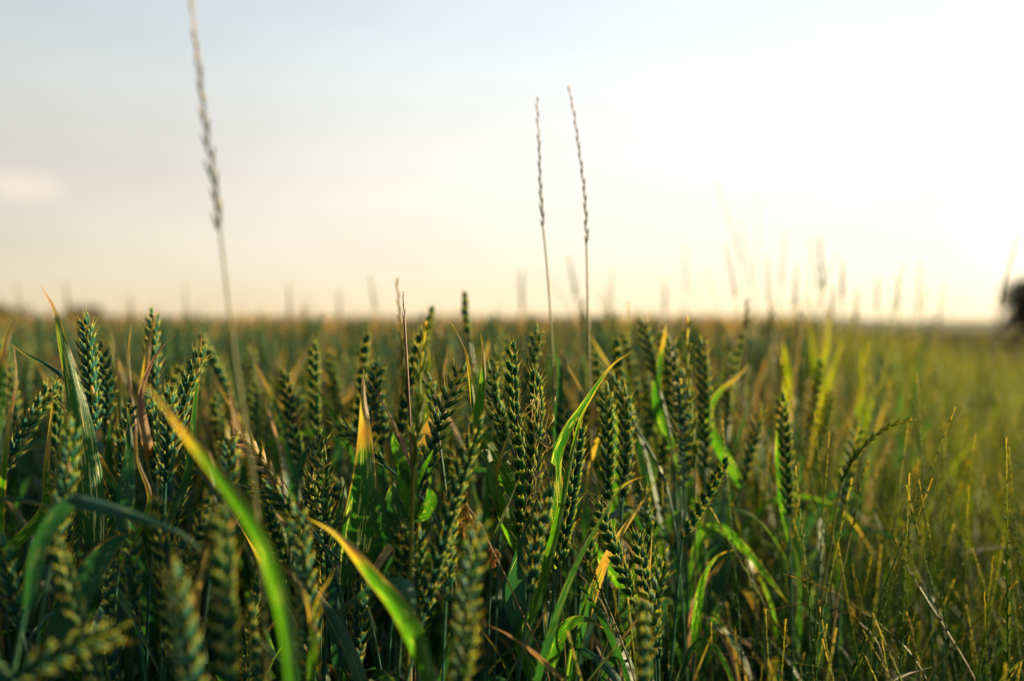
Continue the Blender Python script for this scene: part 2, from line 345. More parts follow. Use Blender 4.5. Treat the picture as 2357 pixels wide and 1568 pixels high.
def to_ground(top, tan, lean=.25, y=None):
    """points from a stem's visible end down to the soil"""
    top = np.asarray(top, float); d = np.array(tan, float); d = d / np.linalg.norm(d)
    if d[2] > -.3: d[2] = -.3; d = d / np.linalg.norm(d)
    h = top[2]; a = top + d * min(.05, h * .2)
    b = np.array([a[0] + d[0] * .035, a[1] + d[1] * .035, a[2] - .12 if a[2] > .3 else a[2] * .5])
    return [a, b, np.array([b[0] + d[0] * .03, b[1] + d[1] * .03, 0.0])]

# ------------------------------------------------------------------ ground, far land
def build_ground():
    g = Geo(); xs = np.concatenate([-np.geomspace(2500, 2, 40), np.linspace(-1.6, 1.6, 30), np.geomspace(2, 2500, 40)]); ys = np.concatenate([np.linspace(-4, 6, 40), np.geomspace(6.4, 4500, 60)])
    X, Y = np.meshgrid(xs, ys, indexing='ij'); Z = .012 * np.sin(X * 9) * np.sin(Y * 7) * (np.hypot(X, Y) < 20)
    v = np.stack([X, Y, Z], -1).reshape(-1, 3); ny = len(ys); i = np.arange(len(xs) - 1)[:, None] * ny; j = np.arange(ny - 1)[None]
    g.add(v, np.zeros_like(v), np.stack([i + j, i + ny + j, i + ny + j + 1, i + j + 1], -1).reshape(-1, 4))
    o = part('ground', g, 'soil'); o['kind'] = 'structure'; o['label'] = 'brown soil and rough ground under the crop'
    g = Geo(); xs = np.linspace(-900, 1100, 120); h = 1.6 + 1.2 * np.sin(xs * .011) + .8 * np.sin(xs * .037 + 1) + .5 * np.sin(xs * .09)
    rows = [(560, 0 * h - .2), (640, h * .7), (700, h), (800, h * .8), (1000, 0 * h - .3)]
    v = np.concatenate([np.stack([xs, np.full_like(xs, y), z], 1) for y, z in rows]); n = len(xs); i = np.arange(len(rows) - 1)[:, None] * n; j = np.arange(n - 1)[None]
    g.add(v, np.zeros_like(v), np.stack([i + j, i + j + 1, i + n + j + 1, i + n + j], -1).reshape(-1, 4))
    o = part('hills', g, 'soil'); o['kind'] = 'structure'; o['label'] = 'low brown rise of land along the horizon'
build_ground()
def tree(label, x, y, h, w_, seed, nleaf=2600, leaf=.12, trunk_h=.35, group=None):
    rr = np.random.default_rng(seed); t = thing('tree', label, 'tree', (x, y, 0), group)
    g = Geo(); tube(g, spline([(0, 0, -.1), (.05 * w_, 0, h * .35), (-.04 * w_, .03, h * .8)], 10), np.linspace(.05, .012, 10) * h, 7)
    lobes = []
    for k in range(13):
        a = rr.uniform(0, 6.28); rad = rr.uniform(.1, .42) * w_; z = h * (trunk_h + (1 - trunk_h) * rr.uniform(.12, .85)); c = np.array([math.cos(a) * rad, math.sin(a) * rad, z]); lobes.append((c, rr.uniform(.14, .26) * w_))
        tube(g, spline([(0, 0, z * .45), c * (.5, .5, .8), c], 7), np.linspace(.016, .005, 7) * h, 5)
    part('trunk', g, 'bark', t)
    L = np.array([l[0] for l in lobes]); S = np.array([l[1] for l in lobes]); k = rr.integers(0, len(L), nleaf)
    d = unit(rr.normal(size=(nleaf, 3))); c = L[k] + d * (S[k] * rr.uniform(.25, 1.08, nleaf) ** .6)[:, None]
    a = unit(rr.normal(size=(nleaf, 3))); b = unit(np.cross(a, rr.normal(size=(nleaf, 3)))); s = leaf * rr.uniform(.5, 1.3, nleaf)[:, None]
    v = np.stack([c - a * s, c + b * s * .5, c + a * s, c - b * s * .5], 1).reshape(-1, 3)
    g = Geo(); g.add(v, np.zeros_like(v), np.arange(nleaf * 4).reshape(-1, 4)); part('crown', g, 'crown', t)
tree('dark leafy tree cut by the right edge of the frame on the horizon', 15.35, 26, 1.85, 4.6, 3, 12000, .10, -.12)
tree('dark rounded distant tree on the horizon behind the striped upright leaf', -112, 262, 3.6, 11, 4, 1500, .5, .1)
tree('distant dark tree cut off by the left edge of the frame', -131, 258, 4.6, 11, 5, 1200, .5, .1)

# ------------------------------------------------------------------ hero wheat plants
GROUP = 'wheat plants of the crop'
hero_px = []
def pp(pts, d):
    n = len(pts); ds = np.linspace(d[0], d[1], n) if isinstance(d, tuple) else np.full(n, d)
    return [P(x, y, q) for (x, y), q in zip(pts, ds)]
SEED = [100]
def plant(label, ear_px=None, d=.7, fat=1.0, face=(1, 0, 0), leaves=(), ear_m='ear', stem_m='stem', awn=.25, name='wheat_plant', loose=1.0):
    """ear_px: tip first; leaves: (pts tip first, depth, width in px, options)"""
    SEED[0] += 1; sd = SEED[0]
    if ear_px:
        e = pp(ear_px, d)[::-1]; tan = e[0] - e[1]
        low_pts = to_ground(e[0], tan); stem = [e[0]] + low_pts
        hero_px.append((ear_px[0], ear_px[-1], d if not isinstance(d, tuple) else d[0]))
    else:
        pts = pp(leaves[0][0], leaves[0][1]); base = pts[-1]; stem = [base] + to_ground(base, base - pts[-2])
    root = thing(name, label, 'wheat' if name == 'wheat_plant' else 'grass', stem[-1], GROUP if name == 'wheat_plant' else None); O = stem[-1]
    sp = spline(stem, 40); g = Geo(); rad = np.linspace(.0010, .0021, 40)
    for nd in (12, 26): rad[nd] *= 1.35
    tube(g, sp[::-1], rad[::-1], 7); part('stem', g, stem_m, root, O)
    if ear_px:
        g = Geo(); ear(g, e, face, sd, fat * .93, 0, awn=awn, loose=loose); part('ear', g, ear_m, root, O)
    for i, lf in enumerate(leaves):
        pts, dd, wpx = lf[:3]; o = dict(lf[3]) if len(lf) > 3 else {}
        if (dd[0] if isinstance(dd, tuple) else dd) < .8: hero_px.append((pts[0], pts[len(pts) // 2 + 1] if len(pts) > 3 else pts[-1], dd[0] if isinstance(dd, tuple) else dd))
        q = pp(pts, dd); dm = dd[0] if isinstance(dd, tuple) else dd; wd = wpx * dm / F
        b = q[-1]
        if ear_px or i > 0:
            # run on to the stem, a little lower
            zt = b[2] - .035 - .5 * np.hypot(*(sp[:, :2] - b[:2])[np.argmin(np.abs(sp[:, 2] - b[2]))]); k = np.argmin(np.abs(sp[:, 2] - max(zt, .1))); q = q + [sp[k]]
        mt = o.pop('m', 'leaf'); lb = o.pop('label', None)
        g = Geo(); blade(g, q[::-1], wd, seed=sd * 7 + i, n=34, cs=7, **{**dict(dry=.86, view=unit(b - CP)), **o})
        lo = part('leaf', g, mt, root, O)
        if lb: lo['label'] = lb
    return root
T_ = dict
# --- leaves that lead the picture
plant('far left plant whose tall green striped leaf has a purple tip above the horizon', None, leaves=[
    ([(88, 650), (122, 705), (145, 790), (172, 900), (188, 1000), (205, 1130), (215, 1250)], (.64, .66), 84, T_(m='leaf_streaked', dry=.84, roll=0, fold=.4, tipk=1.4)),
    ([(15, 785), (60, 815), (110, 840), (160, 880), (200, 960), (214, 1080)], (.70, .68), 34, T_(m='leaf_blue', dry=.9, roll=-20, fold=.6, label='dark bluish arching leaf with a thin tan tip'))])
plant('plump upright ear just right of the tall striped leaf at far left', [(196, 738), (204, 850), (218, 1010)], .74, 1.12)
plant('wheat ear at far left leaning right, its tip beside a small orange leaf point', [(118, 892), (60, 985), (-2, 1105)], .66, 1.0, leaves=[([(122, 900), (118, 960), (108, 1060), (98, 1180)], .67, 30, T_(dry=.66, m='leaf_bright'))])
plant('ear slanting right under a narrow pointed leaf, left of the very tall grass stalk', [(462, 812), (428, 900), (392, 1065)], .69, 1.05, leaves=[
    ([(463, 752), (462, 810), (452, 900), (440, 1010), (430, 1100)], .71, 24, T_(dry=.78, roll=30)),])
plant('upright ear with a reddish curled leaf tip, left of the slanting pointed leaf', [(352, 722), (350, 850), (356, 1010)], .80, 1.05, leaves=[
    ([(368, 703), (352, 750), (338, 830), (330, 930)], .79, 26, T_(dry=.52, m='leaf_bright')),
    ([(407, 768), (375, 795), (345, 845), (326, 900)], .72, 30, T_(dry=.2, m='leaf_tan', fold=.7, label='striped dried tan leaf curling right'))])
plant('wheat shoot with thin upright tan leaves left of the reddish curled leaf tip', [(262, 1020), (270, 1100), (282, 1230)], .78, .95, leaves=[
    ([(285, 768), (292, 830), (300, 900), (310, 990)], .78, 16, T_(dry=.4, m='leaf_tan')), ([(302, 745), (296, 820), (300, 930), (306, 1040)], .8, 22, T_(dry=.8)), ([(248, 742), (262, 790), (272, 880), (280, 1000)], .86, 26, T_(dry=.7))])
plant('large blurred foreground leaf arching down from a tan tip, in front of the left ears', None, leaves=[
    ([(268, 838), (345, 900), (425, 1005), (520, 1130), (590, 1240), (632, 1360), (655, 1470), (668, 1600)], (.47, .40), 42, T_(m='leaf_bright', dry=.64, roll=34, fold=.7, tipk=2.0))])
plant('blurred broad leaf curving from a tan tip to the bottom edge, centre foreground', None, leaves=[
    ([(700, 1188), (775, 1235), (855, 1330), (915, 1410), (958, 1490), (990, 1590)], (.56, .50), 56, T_(m='leaf_bright', dry=.60, roll=26, fold=.7, tipk=1.8))])
plant('wheat plant with a broad forked leaf ending in a pale bleached point, left of centre', None, leaves=[
    ([(838, 848), (836, 900), (840, 1000), (838, 1110), (822, 1230), (805, 1350)],  .66, 88, T_(m='leaf_streaked', dry=.62, roll=0, fold=.3, tipk=1.6)),
    ([(845, 868), (880, 925), (918, 1000), (938, 1062), (935, 1180)], .70, 20, T_(m='leaf_tan', dry=.3, label='narrow tan leaf folded over to the right')),
    ([(800, 1090), (790, 1130), (775, 1210), (770, 1300)], .71, 42, T_(m='leaf_blue', dry=.95))])
plant('wheat plant with two bright green folded leaves making a V, centre of the picture', [(1130, 850), (1140, 930), (1165, 1000)], .74, .95, leaves=[
    ([(1106, 768), (1112, 810), (1112, 870), (1102, 940), (1098, 985)], .68, 52, T_(m='leaf_bright', dry=.86, roll=0, tipk=2.0)),
    ([(1040, 745), (1068, 800), (1082, 870), (1096, 960), (1125, 1060), (1150, 1150)], .69, 36, T_(m='leaf_bright', dry=.78, roll=-25, tipk=1.6))])
plant('sharp green leaf with an orange tip leaning right over the central ears', [(1332, 985), (1318, 1100), (1285, 1310)], .70, 1.08, face=(.8, .5, 0), leaves=[
    ([(1458, 808), (1412, 838), (1375, 885), (1335, 945), (1300, 1000), (1280, 1060)], (.69, .71), 36, T_(m='leaf_streaked', dry=.84, roll=14, fold=.3, tipk=1.9)),
    ([(1372, 900), (1338, 960), (1318, 1040), (1296, 1150), (1268, 1270), (1235, 1390), (1200, 1480)], (.685, .69), 34, T_(m='leaf_bright', dry=.93, roll=-20, fold=.4)),
    ([(1248, 1056), (1272, 1072), (1262, 1120), (1235, 1200), (1205, 1290), (1180, 1365)], .69, 50, T_(m='leaf_blue', dry=.95, roll=5, fold=.15, tipk=6, label='broad bluish leaf sharply folded over'))], awn=.4)
# --- ears of the sharp zone
plant('tall sharp ear with dried threads hanging on it, left of the orange-tipped leaning leaf', [(1232, 868), (1232, 980), (1222, 1205)], .70, 1.12, face=(.6, .8, 0), awn=.5, leaves=[
    ([(1230, 940), (1195, 968), (1172, 1000), (1150, 1060), (1140, 1150)], .69, 20, T_(m='leaf_bright', dry=.55, roll=40, label='small yellow leaf hooked to the left'))])
plant('very fine upright ear in sharp focus touching the left side of the thread-covered ear', [(1178, 800), (1180, 900), (1190, 1030)], .72, .86, face=(.7, .7, 0), awn=.5)
plant('sharp bluish ear low behind the hooked yellow leaf', [(1155, 950), (1152, 1050), (1140, 1200)], .73, 1.05)
plant('dense dark ear directly below the V of bright leaves', [(1196, 1000), (1200, 1090), (1196, 1230)], .71, 1.05, face=(.3, 1, 0))
plant('loose pale-lit ear leaning right beside the dark wire-thin stem', [(1062, 848), (1020, 950), (968, 1120)], .70, 1.1, awn=.7, loose=1.35)
plant('long sunlit ear leaning right with glowing yellow edge, centre foreground', [(1100, 975), (1058, 1100), (1010, 1270), (972, 1430)], (.62, .60), 1.02, face=(.9, .3, 0))
plant('large blurred ear rising from the bottom edge right of the long sunlit ear', [(1102, 1205), (1078, 1340), (1052, 1600)], .52, 1.05, face=(.9, -.3, 0))
plant('slim dark ear standing above the horizon at centre', [(1070, 680), (1072, 730), (1082, 790)], 1.0, .9, face=(0, 1, 0), leaves=[([(1128, 768), (1120, 820), (1105, 880)], 1.0, 22, T_(dry=.6))])
plant('slim dark ear leaning right just left of the ear above the horizon', [(994, 714), (985, 760), (970, 840)], 1.0, .9, face=(0, 1, 0))
plant('upright ear left of the orange-tipped leaning leaf, reaching the back rows', [(1238, 762), (1228, 820), (1206, 900)], .82, .95, leaves=[([(1290, 800), (1310, 850), (1340, 900), (1365, 960)], .85, 26, T_(dry=.55)), ([(1222, 925), (1262, 960), (1290, 1010)], .84, 18, T_(dry=.3, m='leaf_tan'))])
plant('wheat plant with a grey-green leaf bent over like a hook right of centre', [(1300, 930), (1302, 1000), (1308, 1080)], .84, .95, leaves=[([(1255, 830), (1262, 818), (1282, 826), (1288, 880), (1282, 960), (1285, 1040)], .84, 24, T_(m='leaf_blue', dry=1.0, tipk=5, roll=40)), ([(1195, 1010), (1165, 1060), (1150, 1130)], .86, 22)])
plant('ear in the pair right of the orange-tipped leaf, the left one', [(1394, 900), (1400, 1010), (1398, 1170)], .76, 1.15)
plant('ear in the pair right of the orange-tipped leaf, the right one', [(1436, 905), (1440, 1010), (1432, 1160)], .78, 1.15)
plant('pale blurred ear tilted left over the pair of ears right of centre', [(1395, 858), (1420, 900), (1465, 985)], .84, .95)
plant('dark leaning ear above the back rows with an orange-tipped leaf, right of centre', [(1478, 742), (1492, 800), (1512, 880)], .92, .95, leaves=[([(1538, 730), (1530, 770), (1520, 830), (1512, 920)], .92, 28, T_(m='leaf_bright', dry=.72))])
plant('upright ear immediately left of the yellow-lit slender spike', [(1542, 790), (1550, 880), (1558, 1010)], .88, 1.15)
plant('upright ear immediately right of the yellow-lit slender spike', [(1616, 790), (1622, 920), (1622, 1090)], .90, 1.15)
plant('tall plain ear with a glowing yellow crest, leftmost before the grassy margin', [(1800, 918), (1808, 1020), (1815, 1200)], .86, 1.1, leaves=[([(1800, 915), (1792, 960), (1790, 1050), (1800, 1150)], .87, 18, T_(m='leaf_bright', dry=.8))])
plant('leaning blurred ear below the yellowing leaf near the crop edge', [(1752, 945), (1735, 1010), (1708, 1120)], .94, 1.0, leaves=[([(1725, 838), (1695, 870), (1660, 900), (1630, 960)], .95, 30, T_(m='leaf_bright', dry=.75))])
plant('low slim ear with a sunlit side below a green leaf with a brown tip', [(1478, 1125), (1488, 1210), (1496, 1330)], .76, .88, leaves=[([(1492, 1096), (1452, 1108), (1408, 1140), (1375, 1180), (1360, 1240)], .77, 34, T_(m='leaf_bright', dry=.85, roll=25, tipk=1.6)), ([(1432, 1238), (1452, 1265), (1470, 1310), (1490, 1390)], .74, 22, T_(m='leaf_tan', dry=.5)), ])
plant('bright twisted leaf with an orange tip pointing right, lower right of the crop', None, leaves=[([(1690, 1265), (1655, 1278), (1628, 1310), (1612, 1360), (1603, 1430), (1598, 1500)], .80, 26, T_(m='leaf_bright', dry=.84, roll=20)), ([(1650, 1300), (1625, 1340), (1600, 1380)], .82, 24, T_(m='leaf_tan', dry=.4))])
plant('long green leaf bent downwards to the right at the crop edge', None, leaves=[([(1815, 1390), (1760, 1320), (1700, 1250), (1655, 1215), (1625, 1222), (1600, 1290), (1590, 1400)], .86, 26, T_(m='leaf_bright', dry=.93, roll=-20, tipk=4))])
plant('small rounded green leaf with a dried orange tip, low in sharp focus', None, leaves=[([(1392, 1448), (1360, 1428), (1325, 1428), (1295, 1450), (1275, 1495), (1262, 1540)], .68, 42, T_(m='leaf_bright', dry=.86, roll=12, fold=.2, tipk=1.9))])
plant('folded bluish leaf strip low between thin stems, left of the crop edge', None, leaves=[([(1552, 1392), (1532, 1384), (1515, 1420), (1508, 1490), (1500, 1560)], .80, 42, T_(m='leaf_blue', dry=1.05, tipk=6)), ([(1380, 1530), (1420, 1440), (1455, 1405), (1482, 1420), (1492, 1480), (1486, 1560)], .78, 18, T_(m='leaf_blue', dry=.95, tipk=4, roll=30, label='narrow pale leaf arched over'))])
plant('narrow tan leaf lying across the stems at the bottom centre', None, leaves=[([(1112, 1434), (1170, 1462), (1235, 1510), (1300, 1570)], .62, 16, T_(m='leaf_tan', dry=.3, roll=40)), ([(1290, 1300), (1330, 1320), (1375, 1370), (1400, 1420)], .70, 9, T_(m='leaf_tan', dry=.4))])
# --- left half
plant('dark blurred ear below and left of the large arching leaf', [(166, 985), (150, 1100), (118, 1290)], .55, 1.0)
plant('dark ear half hidden behind the large arching leaf, its right edge sunlit', [(528, 1005), (524, 1080), (505, 1200)], .60, 1.0)
plant('blurred big ear rising from the bottom edge behind the arching leaf', [(508, 1190), (515, 1330), (528, 1610)], .47, 1.0, face=(.5, .8, 0))
plant('blurred big ear at the bottom edge, left of the other big blurred ear', [(402, 1318), (420, 1430), (452, 1640)], .45, 1.0)
plant('blurred ear with a bright yellow twisted leaf, lower left of centre', [(682, 1180), (700, 1330), (712, 1600)], .55, 1.05, leaves=[([(650, 1300), (690, 1345), (712, 1400), (722, 1480)], .54, 22, T_(m='leaf_bright', dry=.5)), ([(776, 1290), (760, 1330), (735, 1370), (722, 1430), (715, 1520)], .54, 16, T_(m='leaf_bright', dry=.7))])
plant('thin dark ear hanging in the shade beneath the dark left leaf', [(298, 1215), (302, 1300), (318, 1440)], .60, .9)
plant('blurred ear lying almost flat in the bottom left corner', [(270, 1452), (160, 1495), (20, 1560)], .46, 1.0, face=(0, 0, 1))
plant('dark ear at the left edge low in the shade', [(2, 1250), (22, 1330), (48, 1450)], .58, .95)
plant('pinkish dried ear bent to the right, left of centre', [(545, 998), (588, 1048), (655, 1140)], .68, .95, ear_m='ear_dry')
plant('ear lying sideways under the pinkish dried ear', [(570, 1118), (628, 1140), (700, 1215)], .67, .95, face=(0, .3, 1))
plant('ear drooping to the left with pale awned tip, behind the forked leaf', [(778, 980), (830, 1015), (890, 1075)], .74, .95, face=(0, .2, 1), awn=.8)
plant('sharp dark ear in front of the pinkish ear, leaning right', [(742, 1000), (726, 1060), (700, 1180)], .72, .95)
plant('upright bushy ear left of the slanting pointed leaf, low', [(388, 905), (385, 1000), (380, 1130)], .66, 1.05)
plant('short upright ear between the arching leaf and the plump ear', [(300, 930), (290, 1020), (285, 1130)], .76, 1.0)
plant('dark broad leaf arching across the shade at lower left', None, leaves=[([(480, 1290), (430, 1235), (330, 1190), (230, 1160), (160, 1150), (90, 1240), (60, 1400)], (.50, .5), 50, T_(m='leaf_blue', dry=1.0, roll=35, fold=.6, tipk=2.6)), ([(210, 1180), (120, 1165), (0, 1150), (-60, 1200)], .58, 34, T_(m='leaf_blue', dry=.98, roll=30))])
plant('dark broad bent leaf in deep shade at the bottom left', None, leaves=[([(310, 1228), (262, 1250), (200, 1330), (150, 1440), (120, 1560)], .58, 70, T_(m='leaf_blue', dry=1.0, roll=10, tipk=5))])
plant('short wide blue-green upright leaf under the pointed leaf tips at left', None, leaves=[([(292, 930), (298, 1000), (292, 1100), (280, 1230)], .66, 52, T_(m='leaf_blue', dry=.96, roll=10, tipk=1.4)), ([(312, 960), (318, 1060), (345, 1150)], .64, 16, T_(m='leaf_bright', dry=.5))])
plant('pale grey-green leaf pointing left under the blurred broad leaf', None, leaves=[([(755, 1425), (820, 1380), (880, 1345), (935, 1352), (945, 1430)], .58, 44, T_(m='leaf_blue', dry=1.0, roll=-15, tipk=1.5))])
plant('bluish leaf curving up left of the forked leaf', None, leaves=[([(760, 1000), (720, 1022), (690, 1070), (672, 1140), (668, 1240)], .72, 30, T_(m='leaf_blue', dry=1.0, roll=20))])
plant('blurred orange-tipped leaf at the left edge reaching the horizon', None, leaves=[([(40, 722), (14, 790), (2, 880), (-10, 1010)], .85, 34, T_(m='leaf_bright', dry=.55)), ([(32, 800), (38, 880), (22, 960), (8, 1090)], .62, 50, T_(m='leaf_bright', dry=.82, roll=20))])
plant('reddish blurred leaf tips standing beside the ear above the horizon', None, leaves=[([(1030, 800), (1022, 870), (1012, 960)], .86, 14, T_(m='leaf_tan', dry=.7)), ([(985, 790), (990, 880), (980, 990)], .88, 16, T_(m='leaf_bright', dry=.9))])
plant('ear with a long yellow leaf crossing below the narrow tan leaf', [(985, 870), (1000, 930), (1010, 1010)], .76, .9)

plant('tall yellow-green backlit leaves at the crop edge, touching the bright skyline', None, leaves=[
    ([(1912, 712), (1905, 790), (1890, 880), (1880, 980)], 1.35, 24, T_(m='leaf_glow', dry=1.1)), ([(1862, 730), (1872, 800), (1878, 900)], 1.37, 20, T_(m='leaf_glow', dry=.95)), ([(1950, 760), (1925, 830), (1895, 930)], 1.33, 20, T_(m='leaf_glow', dry=1.1))])
plant('lower glowing leaf pair just right of the tall backlit leaves', None, leaves=[
    ([(1990, 790), (1985, 860), (1975, 960)], 1.5, 18, T_(m='leaf_glow', dry=1.1)), ([(2050, 800), (2030, 870), (2000, 960)], 1.52, 20, T_(m='leaf_glow', dry=1.0))])
plant('glowing leaf left of the tall backlit leaves, in front of the crop edge', None, leaves=[
    ([(1800, 770), (1812, 850), (1820, 950)], 1.25, 26, T_(m='leaf_glow', dry=.9)), ([(1885, 900), (1872, 960), (1868, 1040)], 1.15, 20, T_(m='leaf_glow', dry=.95))])

# threads caught on the central ear
def threads():
    o0 = P(1235, 1210, .69); root = [o for o in COL.objects if o.get('label', '').startswith('tall sharp ear with dried')][0]
    g = Geo(); rr = random.Random(5)
    for k in range(46):
        x = 1240 + rr.gauss(0, 12); y = rr.uniform(905, 1190); L = rr.uniform(25, 90); dd = .688 + rr.uniform(-.004, .004); c = rr.uniform(-1, 1); ph = rr.uniform(0, 6)
        pts = [P(x + c * 18 * math.sin(ph + t * 4), y + t * L, dd + .003 * math.sin(ph * 2 + 5 * t)) for t in np.linspace(0, 1, 5)]
        tube(g, spline(pts, 14), np.linspace(.0004, .0002, 14), 3)
    part('dried_threads', g, 'thread', root, root.location)
threads()

# ------------------------------------------------------------------ grass stalks
GG = 'slender grass stalks rising out of the crop'
def grass(label, pts, d, head=.5, size=1.0, tilt=14, step=.0065, group=GG, stem_r=.0008, head_m='spike', stem_m='stem_grass', wave=.0009, leaf=None, cat='grass', lod=0, soil=True):
    SEED[0] += 1; q = pp(pts, d); sp = spline(q, 120); L = length(sp); k = int(120 * head)
    hd = sp[:k + 1][::-1]; st = [sp[i] for i in range(k, 120, 12)] + [sp[-1]]
    st = st + (to_ground(sp[-1], sp[-1] - sp[-8]) if soil else [])
    O = st[-1]; root = thing('grass_stalk', label, cat, O, group)
    g = Geo(); s2 = spline(st[::-1], 60); tube(g, s2, np.linspace(stem_r * 1.5, stem_r, 60), 6); part('stem', g, stem_m, root, O)
    g = Geo(); grass_head(g, [hd[i] for i in range(0, len(hd), max(1, len(hd) // 8))] + [hd[-1]], SEED[0], size, step, tilt, lod, wave=wave); part('seed_head', g, head_m, root, O)
    if leaf:
        for (lp, ld, lw, lo) in leaf:
            g = Geo(); blade(g, (pp(lp, ld))[::-1], lw * ld / F, n=20, **lo); part('leaf', g, 'grass', root, O)
    return root
grass('very tall blurred grass stalk at left running up out of the frame', [(438, -30), (448, 80), (462, 200), (478, 330), (494, 430), (506, 520), (516, 620), (530, 730), (545, 850), (562, 960), (578, 1060), (592, 1180), (600, 1300)], .47, .42, .8, 3, .0064, wave=.0019, stem_r=.0006)
grass('tall wavy grass spike against the sky, left one of the twin spikes', [(1236, 222), (1241, 330), (1244, 430), (1250, 520), (1258, 600), (1265, 690), (1270, 790)], .86, .53, .72, 1, .0060, wave=.0017, stem_r=.0009)
grass('tall wavy grass spike against the sky, right and higher of the twin spikes', [(1309, 196), (1322, 270), (1336, 370), (1346, 460), (1350, 560), (1352, 660), (1354, 760), (1356, 850)], .86, .56, .76, 2, .0072, wave=.0016, stem_r=.0009)
grass('dark wire-thin bare stem in sharp focus, left of centre', [(927, 672), (932, 760), (938, 860), (943, 960), (947, 1040), (950, 1200)], .70, .12, .35, 3, .006, stem_r=.0009, stem_m='stem_purple')
grass('blurred tan grass spike behind the dark wire-thin stem', [(912, 640), (920, 720), (926, 820), (930, 930), (932, 1020)], .88, .72, .9, 10)
grass('blurred yellow-green spike running down in front of the crop, left of centre', [(982, 740), (972, 820), (964, 920), (960, 1010), (950, 1120), (946, 1260), (942, 1400)], .60, .50, 1.25, 16, .006, stem_r=.0016, head_m='spike_lime', stem_m='stem_yellow')
grass('yellow-lit slender spike with alternating spikelets, right of centre', [(1583, 728), (1582, 800), (1588, 900), (1596, 1000), (1600, 1080), (1600, 1250), (1598, 1400)], .84, .52, 1.4, 15, .0100, wave=.0018, head_m='spike_lime')
grass('grass head curved over to the right, near the grassy margin', [(2098, 966), (2040, 985), (1985, 1030), (1945, 1090), (1925, 1160), (1915, 1240), (1895, 1350), (1880, 1480), (1872, 1560)], .80, .34, 1.0, 14, .0036, head_m='spike_lime', stem_m='stem_yellow')
grass('second thinner grass head just inside the curved-over one', [(2000, 1060), (1982, 1110), (1968, 1190), (1950, 1260), (1925, 1400), (1905, 1540)], .80, .35, .6, 14, .0055)
grass('thin grass head hooked over and drooping right of the central ears', [(1365, 1390), (1372, 1300), (1384, 1210), (1382, 1150), (1350, 1132), (1312, 1146), (1296, 1190), (1290, 1300), (1296, 1440)], .70, .42, .5, 16, .0052, stem_r=.0006)
grass('fine sharp grass head leaning left over dark stems, lower centre', [(1262, 1212), (1300, 1238), (1345, 1290), (1375, 1345), (1400, 1400), (1420, 1450), (1450, 1530), (1470, 1600)], .70, .48, .6, 12, .0042, stem_r=.0007)
grass('fine grass head leaning right across the bottom centre', [(1518, 1310), (1480, 1345), (1440, 1395), (1410, 1450), (1385, 1510), (1370, 1590)], .69, .62, .42, 26, .0040, stem_r=.0006)
grass('long grass head arching left to right above the bottom right corner', [(1805, 1322), (1880, 1345), (1960, 1392), (2040, 1450), (2100, 1510), (2140, 1580)], .76, .7, .55, 10, .0050, stem_r=.0007)
grass('lower of the two grass heads arching at bottom right', [(1765, 1405), (1840, 1392), (1920, 1400), (1985, 1440), (2020, 1480), (2040, 1560)], .78, .6, .5, 14, .0055, stem_r=.0006)
grass('grass stem with a bent brown tip crossing the bottom right', [(2062, 1240), (2085, 1300), (2120, 1360), (2170, 1440), (2225, 1530), (2260, 1600)], .78, .30, .5, 12, .0070, stem_r=.0008)
grass('thin green grass head slanting up right at the bottom right', [(2342, 1338), (2290, 1390), (2230, 1450), (2160, 1530), (2120, 1590)], .76, .66, .5, 16, .0055, stem_r=.0006)
grass('short upright sprig with close-set seeds at the bottom right', [(2087, 1408), (2098, 1450), (2106, 1510), (2110, 1590)], .74, .6, .6, 22, .0048, stem_r=.0006)
grass('grass head slanting right out of frame at the bottom right edge', [(2365, 1385), (2310, 1430), (2250, 1500), (2210, 1570)], .80, .6, .5, 16, .0055, stem_r=.0006)
grass('upright grass head standing dark in the middle of the grassy margin', [(2115, 1060), (2105, 1130), (2112, 1220), (2118, 1320), (2120, 1450)], .95, .5, .7, 14, .0055)
